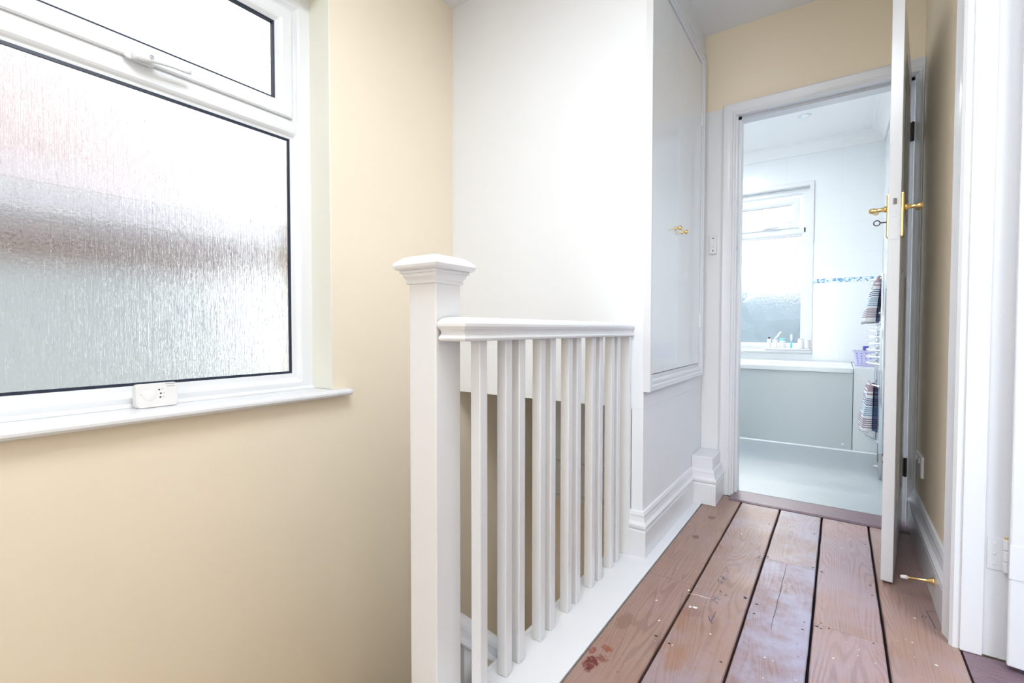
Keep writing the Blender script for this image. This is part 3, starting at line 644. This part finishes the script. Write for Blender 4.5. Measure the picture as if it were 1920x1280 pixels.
b = B(); loft(b, [[(RC-max(a, .0365), .7620+.0405-a, z), (RC+a, .7620+.0405-a, z), (RC+a, YB-.0005, z), (RC-max(a, .0365), YB-.0005, z)] for a, z in [(.034, .8435)]+rp[1:-1]+[(.004, .8965)]]); obj('handrail', b, M_gloss, bal, bevel=.0015)
ys = [.845, .946, 1.005, 1.110, 1.167, 1.272, 1.331, 1.440, 1.500, 1.603, 1.657]
for i, y in enumerate(ys):
    t = random.uniform(-.0015, .0015); b = B()
    vs = bx(b, -.698, -.670, y, y+.028, .0016, .8434)
    for v in vs[1::2]: v.co.y += t
    obj('baluster', b, M_gloss, bal, bevel=.0025)
box('half_post', -.702, -.657, YB-.024, YB-.0005, .0016, .8434, M_gloss, bal, bevel=.002)

# lower stair balustrade, going down behind the newel
lb = empty('staircase', (-1.15, 1.2, -2.6)); tag(lb, 'white painted lower stair flight with handrail descending behind the newel post', 'staircase')
sl = -.93
def zr(y): return .165 + (y-.8425)*sl
b = B(); sec = [(a*.95, (z-.870)*1.25) for a, z in full]
loft(b, [[(-.768+a, y, zr(y)+z*1.25) for a, z in sec] for y in (.8430, 2.58)]); obj('handrail', b, M_gloss, lb)
for k in range(14):
    y = .885+k*.115; b = B(); vs = bx(b, -.782, -.754, y, y+.028, zr(y)-.80, zr(y)-.036)
    for v in vs:
        if v.co.y > y+.01: v.co.z += sl*.028
    obj('baluster', b, M_gloss, lb)
# stairs
st_ = lb
b = B()
for k in range(7):
    y = .865+k*.225; z = -.62-k*.205
    bx(b, XW+.03, -.79, y-.02, y+.235, z-.03, z); bx(b, XW+.03, -.79, y+.222, y+.236, z-.205, z-.03)
obj('tread_flight', b, M_hall, st_)
b = B(); loft(b, [[(x, .845, -1.05), (x, .845, zr(.845)-.80), (x, 2.58, zr(2.58)-.80), (x, 2.58, zr(2.58)-1.05)] for x in (-.785, -.751)]); obj('stringer', b, M_satin, st_)
box('landing_platform', XW+.002, -.815, YN+.002, .84, -.70, -.62, M_hall, st_)

# ------------------------------------------------------------------ tall cupboard
cu = empty('wall_cupboard', (-.6, 2.17, .63)); tag(cu, 'tall white built in cupboard with two flat doors and brass knobs', 'cupboard')
FX = -.584
b = B()
mpc = lambda u, v, h: Vector((XP+.0005+h, u, v))
cb_ = [(0, 0), (0, .022), (.003, .026), (.020, .026), (.024, .021), (.030, .023), (.040, .023), (.044, .018), (.050, .018), (.050, .012), (.062, .012), (.062, 0)]
y0, y1, z0, z1 = YB-.002, 2.600, .632, 2.262
# bottom, right and top moulding, then the thin left stile
sweep(b, [(y0+.004, z0), (y1, z0), (y1, z1), (y0+.004, z1)], cb_, mpc)
bx(b, XP+.0005, FX, y0, y0+.018, z0, z1)
obj('frame', b, M_gloss, cu)
DXF = XP+.020
for nm, a, c, hy in (('l', y0+.019, 2.138, 1), ('r', 2.143, y1-.064, 0)):
    b = B(); bx(b, XP+.003, DXF, a, c, z0+.066, z1-.066); dd = obj('door', b, M_door, cu, bevel=.0015)
    ky = 2.090 if hy else 2.190
    b = B(); lathe(b, (DXF, ky, 1.303), (1, 0, 0), [(0, .008), (.002, .008), (.003, .0045), (.012, .004), (.016, .008), (.020, .0105), (.025, .010), (.029, .006), (.030, .001)], 18); obj('knob', b, M_brass, dd, smooth=True)
    for hz in (.915, 1.925):
        b = B(); sgn = 1 if hy else -1; e = a if hy else c
        bx(b, DXF, DXF+.0012, min(e+sgn*.001, e+sgn*.048), max(e+sgn*.001, e+sgn*.048), hz-.007, hz+.007); bx(b, DXF, DXF+.0014, min(e, e+sgn*.010), max(e, e+sgn*.010), hz-.033, hz+.033)
        lathe(b, (DXF+.003, e-sgn*.001, hz-.035), (0, 0, 1), [(0, .0035), (.07, .0035)], 8); obj('hinge', b, M_door, dd)
b = B(); bx(b, XP+.0008, XP+.003, y0+.019, y1-.062, z0+.058, z1-.058); obj('carcass', b, M_brown, cu)

# ------------------------------------------------------------------ small fittings
sw = empty('light_switch', (-.556, YD-.006, 1.315)); tag(sw, 'narrow white light switch on the panel left of the doorway', 'light switch')
b = B(); loft(b, [[(-.556+u*s, YD-.006-h, 1.315+v*s) for u, v in rrect(.034, .098, .004)] for h, s in ((0, 1), (.012, 1), (.016, .93))]); obj('plate', b, M_plast, sw)
b = B(); loft(b, [[(-.561, YD-.022, 1.328), (-.551, YD-.022, 1.328), (-.551, YD-.022, 1.304), (-.561, YD-.022, 1.304)], [(-.561, YD-.024, 1.328), (-.551, YD-.024, 1.328), (-.551, YD-.028, 1.304), (-.561, YD-.028, 1.304)]]); obj('rocker', b, M_plast, sw)
for z in (1.349, 1.283): b = B(); lathe(b, (-.556, YD-.022, z), (0, -1, 0), [(0, .0035), (.0012, .003)], 10); obj('screw', b, M_iron, sw)
so_ = empty('power_socket', (XR, 2.53, .32)); tag(so_, 'white wall socket low on the cream wall behind the door', 'socket')
b = B(); loft(b, [[(XR-h, 2.525+u*s, .322+v*s) for u, v in rrect(.146, .086, .005)] for h, s in ((0, 1), (.007, 1), (.010, .95))]); obj('plate', b, M_plast, so_)
for y in (2.49, 2.56):
    b = B(); bx(b, XR-.013, XR-.010, y-.006, y+.006, .335, .352); obj('rocker', b, M_plast, so_)
ds = empty('door_stop', (.2595, 1.975, .075)); tag(ds, 'brass door stop with white rubber tip screwed to the right skirting', 'door stop')
b = B(); lathe(b, (.2595, 1.975, .075), (-1, 0, -.10), [(0, .012), (.004, .012), (.008, .009), (.016, .0055), (.03, .0040), (.062, .0035), (.066, .0045)], 16); obj('shaft', b, M_brass, ds, smooth=True)
b = B(); lathe(b, (.194, 1.975, .0685), (-1, 0, -.10), [(0, .0055), (.004, .0065), (.014, .006), (.018, .0045), (.019, .002)], 14); obj('rubber_tip', b, M_plast, ds, smooth=True)

# ------------------------------------------------------------------ bathroom shell
BY = 4.80; BX0 = -1.55; BX1 = .275; BC = 2.45
b = B(); bx(b, BX0-.1, BX1+.1, YD+.1055, BY, -.03, -.001); struct(obj('floor_bathroom', b, M_vinyl), 'pale blue grey bathroom floor', 'floor')
b = B(); bx(b, BX0-.1, BX1+.1, YD+.1055, BY+.3, BC, BC+.1); struct(obj('ceiling_bathroom', b, M_ceil), 'white bathroom ceiling', 'ceiling')
b = B(); bx(b, BX1, BX1+.1, YD+.1055, BY+.3, -.03, BC); struct(obj('wall_bathroom_right', b, M_tile), 'white bathroom wall carrying the towel radiator', 'wall')
b = B(); bx(b, BX0-.1, BX0, YD+.1055, BY+.3, -.03, BC); struct(obj('wall_bathroom_left', b, M_tile), 'white bathroom wall on the left', 'wall')
b = B(); bx(b, BX0, -.656, YD+.02, YD+.105, -.03, BC); struct(obj('wall_bathroom_front', b, M_tile), 'white bathroom wall beside the doorway', 'wall')
BWX0, BWX1, BWZ0, BWZ1 = -1.30, -.225, .690, 2.10
b = B(); wallhole(b, 'y', BY, BY+.25, BX0, BX1, -.03, BC, [(BWX0, BWX1, BWZ0, BWZ1)]); struct(obj('wall_bathroom_back', b, M_tile), 'white tiled bathroom wall with the window', 'wall')
b = B(); bx(b, BWX1+.034, BX1-.001, BY-.012, BY-.001, .60, 1.262); bx(b, BWX1+.034, BX1-.001, BY-.012, BY-.001, 1.296, 1.60); struct(obj('trim_11', b, M_tile), 'white tiling below and above the mosaic border', 'tiles')
b = B(); bx(b, BWX1+.03, BX1-.001, BY-.014, BY-.001, 1.2625, 1.2955); struct(obj('trim_12', b, M_mosaic), 'thin blue mosaic tile border on the bathroom wall', 'mosaic border')
b = B()
cv = [(0, 0), (0, -.085), (-.008, -.085)] + [(-.008-.077*(1-math.cos(R(a))), -.085+.077*math.sin(R(a))) for a in (15, 30, 45, 60, 75, 90)] + [(-.09, 0)]
sweep(b, [(BX0+.001, BY-.001), (BX1-.001, BY-.001), (BX1-.001, YD+.11)], [(-a, BC-.0005+z) for a, z in cv], lambda u, v, h: Vector((u, v, h))) if False else None
rings = [[(x, BY-.001+a, BC-.0005+z) for a, z in cv] for x in (BX0+.001, BX1-.002)]; loft(b, rings)
rings = [[(BX1-.001+a, y, BC-.0005+z) for a, z in cv] for y in (YD+.11, BY-.001)]; loft(b, rings)
struct(obj('trim_13', b, M_ceil), 'white coving round the bathroom ceiling', 'coving')
mpb = lambda u, v, h: Vector((u, BY+.060-h, v))
# architrave round the bathroom window
b = B(); sweep(b, [(BWX0, BWZ0), (BWX1, BWZ0), (BWX1, BWZ1), (BWX0, BWZ1)], [(0, .001), (0, .012), (-.030, .012), (-.033, .008), (-.033, .001)], lambda u, v, h: Vector((u, BY-h, v)), closed=True)
struct(obj('trim_14', b, M_satin), 'white trim round the bathroom window', 'trim')
bw, bs_ = window('window_2', mpb, BWX0+.002, BWX1-.002, BWZ0+.002, BWZ1-.002, 1.690, M_frost, dark=M_steel, fw=.030)
bw['label'] = 'white bathroom window with stippled glass above the bath'; bw['category'] = 'window'
b = B(); loft(b, [[mpb(-.56+u*s, 1.776+v*s, h) for u, v in rrect(.07, .02, .009)] for h, s in ((.012, 1), (.02, 1), (.024, .9))]); wh = obj('window_handle', b, M_upvc, bs_)
b = B(); tube(b, [mpb(-.57, 1.776, .030), mpb(-.54, 1.776, .036), mpb(-.46, 1.774, .036)], [.008, .008, .005], 10); obj('lever', b, M_upvc, wh, smooth=True)
b = B(); bx(b, BWX0-.05, BWX1+.033, BY-.035, BY+.055, BWZ0-.022, BWZ0+.004); obj('window_sill', b, M_gloss, bw, bevel=.006)

# bath
ba = empty('bathtub', (-.75, 4.45, 0)); tag(ba, 'white bathtub with pale grey side panel under the bathroom window', 'bathtub')
BP = 4.144
b = B()
def rim(z, ins, zz=None): return [( (BX0+.005+.085)/2*0 + (BX0+.005+.085)/2 + u, (BP-.012+BY-.014)/2 + v, z) for u, v in rrect(.085-BX0-.005-2*ins, BY-.014-BP+.012-2*ins, max(.012, ins+.02))]
loft(b, [rim(.560, 0), rim(.592, 0), rim(.600, .006), rim(.600, .055), rim(.590, .068), rim(.30, .10), rim(.20, .16)]); obj('tub', b, M_bath, ba, smooth=False, bevel=.002)
b = B(); bx(b, BX0+.006, .084, BP, BP+.012, .003, .559); pn = obj('side_panel', b, M_panel, ba, bevel=.003)
b = B(); lathe(b, (.030, BP, .045), (0, -1, 0), [(0, .009), (.003, .009), (.004, .006)], 12); obj('screw_cap', b, M_bath, pn)
b = B(); bx(b, .087, BX1-.001, BP+.004, BY-.014, .001, .598); struct(obj('trim_15', b, M_tile, bevel=.002), 'white tiled boxing at the right end of the bath', 'boxing')
b = B(); sweep(b, [(BX0+.01, BP-.0005), (BX1-.001, BP-.0005)], [(0, .0), (-.008, .0), (-.004, .006), (0, .009)], XY); struct(obj('trim_16', b, M_bath), 'white sealing bead along the foot of the bath', 'trim')

# toiletries on the bathroom sill
SZ = BWZ0+.004+.001
tr_ = tag(obj('sill_tray', (lambda b: (bx(b, -.545, -.205, BY-.052, BY+.030, SZ-.001, SZ+.009), b)[1])(B()), M_plast, bevel=.003), 'slim white tray of toiletries on the bathroom window sill', 'tray')
TZ = SZ+.010; ty = BY-.018
def bottle(name, label, x, y, prof, mat, caps=None, capm=None):
    r_ = empty(name, (x, y, TZ)); tag(r_, label, name.replace('_', ' ').split()[-1])
    b = B(); lathe(b, (x, y, TZ), (0, 0, 1), prof, 16); obj('body', b, mat, r_, smooth=False)
    if caps: b = B(); lathe(b, (x, y, TZ), (0, 0, 1), caps, 16); obj('cap', b, capm, r_)
    return r_
bottle('lotion_bottle', 'white bottle with black cap at the left end of the sill tray', -.515, ty, [(0, .016), (.075, .016), (.082, .010)], M_plast, [(.0825, .009), (.096, .009)], M_dark)
bottle('toothpaste_cup', 'wide white cup with a tube leaning out, second on the sill tray', -.468, ty, [(0, .019), (.074, .021), (.075, .019)], M_plast)
tg = empty('toothpaste_tube', (-.468, ty, TZ+.07)); tag(tg, 'white tube leaning right out of the white cup', 'tube')
b = B(); tube(b, [(-.474, ty, TZ+.076), (-.455, ty, TZ+.10), (-.430, ty, TZ+.135)], [.007, .0075, .009], 12); obj('body', b, M_plast, tg, smooth=True)
b = B(); tube(b, [(-.430, ty, TZ+.135), (-.424, ty, TZ+.143)], [.008, .008], 12); obj('cap', b, M_plast, tg)
bottle('cream_jar', 'white jar with pale turquoise lid on the sill tray', -.412, ty, [(0, .024), (.066, .024)], M_plast, [(.0665, .022), (.084, .022), (.085, .020)], M_teal)
bottle('razor_tube', 'slim upright turquoise and white tube on the sill tray', -.345, ty, [(0, .006), (.02, .009), (.066, .008)], M_blueb, [(.0665, .007), (.09, .009), (.120, .010), (.122, .006)], M_plast)
bottle('soap_tub', 'squat white tub near the right end of the sill tray', -.275, ty, [(0, .022), (.078, .022), (.080, .018)], M_plast, [(.0805, .015), (.086, .014)], M_purple)
bottle('talc_pot', 'white round pot, last on the right of the sill tray', -.229, ty, [(0, .021), (.074, .021), (.075, .019)], M_plast)

# basket on the bath end
bk = empty('storage_basket', (.165, 4.46, .599)); tag(bk, 'pale lilac perforated plastic basket on the boxed end of the bath', 'basket')
b = B()
def bring(z, w1, d1): return [(.165+u, 4.46+v, z) for u, v in rrect(w1, d1, .015, 3)]
loft(b, [bring(.599, .13, .15), bring(.700, .155, .17), bring(.703, .165, .18), bring(.708, .165, .18), bring(.708, .150, .165), bring(.604, .125, .145)]); obj('tub', b, M_purple, bk)
b = B()
for i in range(5):
    for j in range(5):
        x = .165+(-.048+.024*i)*(1+.05*j); z = .617+j*.018
        lathe(b, (x, 4.46-.075-(z-.599)*.1-.0005, z), (0, -1, 0), [(0, .0038), (.001, .0038)], 8)
o = obj('holes', b, M_violet, bk)
bb = empty('shampoo_bottle', (.165, 4.47, .606)); tag(bb, 'violet capped bottle standing inside the lilac basket', 'bottle')
b = B(); lathe(b, (.165, 4.47, .606), (0, 0, 1), [(0, .018), (.10, .018), (.108, .012)], 14); obj('body', b, M_purple, bb)
b = B(); lathe(b, (.165, 4.47, .606), (0, 0, 1), [(.1085, .019), (.138, .018), (.139, .015)], 14); obj('cap', b, M_violet, bb)
bb = empty('sponge_bottle', (.195, 4.50, .606)); tag(bb, 'pale bottle lying at the right inside the lilac basket', 'bottle')
b = B(); lathe(b, (.200, 4.50, .606), (0, 0, 1), [(0, .016), (.11, .016), (.125, .008)], 12); obj('body', b, M_purple, bb)

# towel radiator
tw = empty('towel_radiator', (.22, 3.65, .13)); tag(tw, 'chrome ladder towel radiator on the right bathroom wall', 'towel radiator')
RY = (3.46, 3.92); RX = .205
for y in RY:
    b = B(); lathe(b, (RX, y, .150), (0, 0, 1), [(0, .008), (.003, .012), (1.040, .012), (1.043, .008)], 14); obj('upright', b, M_chrome, tw, smooth=True)
    for z in (.25, 1.10):
        b = B(); lathe(b, (RX+.010, y, z), (1, 0, 0), [(0, .008), (BX1-RX-.012, .008)], 10); obj('bracket', b, M_chrome, tw)
for z in (1.165, .965, .905, .865, .825, .785, .745, .705, .665, .535, .215):
    b = B(); tube(b, [(RX-.060*math.sin(math.pi*t/12)**.8, RY[0]+.006+(RY[1]-RY[0]-.012)*t/12, z) for t in range(13)], .0085, 10); obj('rail', b, M_chrome, tw, smooth=True)
vb = B(); tube(vb, [(RX, RY[0], .150), (RX, RY[0], .10)], .009, 10); tube(vb, [(RX-.03, RY[0], .075), (RX+.04, RY[0], .075)], .009, 10); tube(vb, [(RX, RY[0], .10), (RX, RY[0], .06), (RX, RY[0], .0)], [.014, .014, .006], 10); obj('valve', vb, M_steel, tw)
def towel(label, zt, zb, xo, xi, xt, ya, yb_, mat, mat2, seedv):
    random.seed(seedv)
    r_ = empty('hand_towel', (RX-.06, (ya+yb_)/2, zb)); tag(r_, label, 'towel', 'striped towels on the radiator')
    rings = []; n = 14; m_ = 14
    for i in range(n+1):
        t = i/n; y = ya+(yb_-ya)*t; wv = .005*math.sin(t*9+seedv); prof = []
        for j in range(m_+1):
            s = j/m_; z = zb+(zt-zb)*s + .004*math.sin(t*5+s*3) + (.006 if j == 0 else 0)*math.cos(t*6); x = xo + (xt-xo)*s**1.1 + wv*(1-s) + .0025*math.sin(8*t+12*s)
            prof.append((x, y, z))
        prof += [(xt+.006, y, zt+.010), (xt+.014, y, zt+.008)]
        for j in range(m_, -1, -1):
            s = j/m_; prof.append((xi + (xt+.020-xi)*s**1.3 + wv*.5*(1-s), y, zb+.010+(zt-zb-.012)*s))
        rings.append(prof)
    b = B(); loft(b, rings); obj('front_fold', b, mat, r_, smooth=True)
    b = B(); loft(b, [[(xi+.004, y, zb+.02), (.193, y, zb+.01), (.193, y, zt-.004), (xt+.026, y, zt-.006)] for y in (ya+.012, ya+.1, yb_-.006)]); obj('back_fold', b, mat2, r_, bevel=.004)
    return r_
towel('blue and grey striped towel hanging at the top of the radiator', 1.172, .905, .112, .170, .176, 3.478, 3.80, towel_mat('striped_towel_upper', .915, 1.165), towel_mat('striped_towel_upper_back', .915, 1.165, True), 1)
towel('blue and grey striped towel hanging at the bottom of the radiator', .535, .255, .110, .162, .148, 3.478, 3.80, towel_mat('striped_towel_lower', .262, .530), towel_mat('striped_towel_lower_back', .262, .53, True), 2)
random.seed(9)
bxx = empty('wooden_box', (.245, 3.74, 0)); tag(bxx, 'dark brown wooden box under the towel radiator', 'box')
b = B(); bx(b, .212, BX1-.002, 3.70, 3.86, 0, .128); obj('body', b, M_brown, bxx, bevel=.002)
b = B(); lathe(b, (.232, 3.70, .078), (0, -1, 0), [(0, .008), (.006, .010), (.018, .018), (.030, .018), (.038, .006)], 14); obj('knob', b, M_plast, bxx, smooth=True)

# downlight
dl = empty('ceiling_downlight', (-.238, 4.16, BC)); tag(dl, 'round recessed chrome downlight in the bathroom ceiling', 'downlight')
b = B(); lathe(b, (-.238, 4.16, BC), (0, 0, -1), [(-.0002, .047), (.003, .046), (.005, .040), (.003, .030), (0.001, .028)], 28); obj('bezel', b, M_upvc, dl, smooth=True)
b = B(); lathe(b, (-.238, 4.16, BC-.001), (0, 0, -1), [(0, .026), (.003, .025), (.004, .020)], 20); obj('lamp', b, M_chrome, dl)

# ------------------------------------------------------------------ outside
gz = -2.9
b = B(); bx(b, -30, XW-.3, -25, 40, gz-.2, gz); bx(b, XW-.3, 30, BY+.3, 40, gz-.2, gz); struct(obj('ground', b, M_ground), 'garden ground outside', 'ground')
nh = empty('neighbouring_house', (-7, 0, gz)); tag(nh, 'blurred grey rendered house with tiled roof seen through the big window', 'house')
HX, HY, EZ = -4.75, 3.0, 1.66
b = B(); bx(b, -10, HX, -9, HY, gz, 1.40); obj('wall', b, M_render, nh)
b = B(); bx(b, -10, HX+.03, -9, HY+.03, 1.40, EZ-.01); obj('frieze', b, M_frieze, nh)
b = B(); bx(b, -10, HX+.36, -9, HY+.36, EZ-.01, EZ+.18); obj('fascia', b, M_fascia, nh)
b = B(); e0, e1 = HX+.40, HY+.40; rz = EZ+.18
v = [b.verts.new(p) for p in ((e0, -9, rz), (e0, e1, rz), (-10.4, e1, rz), (-10.4, -9, rz), (-7.4, -9, rz+4.2), (-7.4, e1-3.0, rz+4.2))]
for f in ((0, 1, 5, 4), (1, 2, 5), (2, 3, 4, 5), (0, 4, 3), (0, 3, 2, 1)): b.faces.new([v[i] for i in f])
obj('roof', b, M_roof, nh)
# hedge behind the bathroom
random.seed(3)
b = B(); bmesh.ops.create_icosphere(b, subdivisions=2, radius=1)
b.clear()
for k in range(26):
    x = -7+k*.42+random.uniform(-.1, .1); rr = random.uniform(.5, .8); base = len(b.verts)
    mt = Matrix.Translation((x, 9+random.uniform(-.3, .3), random.uniform(.35, 1.15))) @ Matrix.Diagonal((rr, rr, rr*1.1, 1))
    bmesh.ops.create_icosphere(b, subdivisions=3, radius=1, matrix=mt)
for v_ in b.verts: v_.co += Vector((random.uniform(-1, 1), random.uniform(-1, 1), random.uniform(-1, 1)))*.05
bx(b, -7.3, 4, 8.7, 9.3, gz, .1)
hg = tag(obj('garden_hedge', b, M_hedge), 'tall dark hedge blurred behind the bathroom window glass', 'hedge')
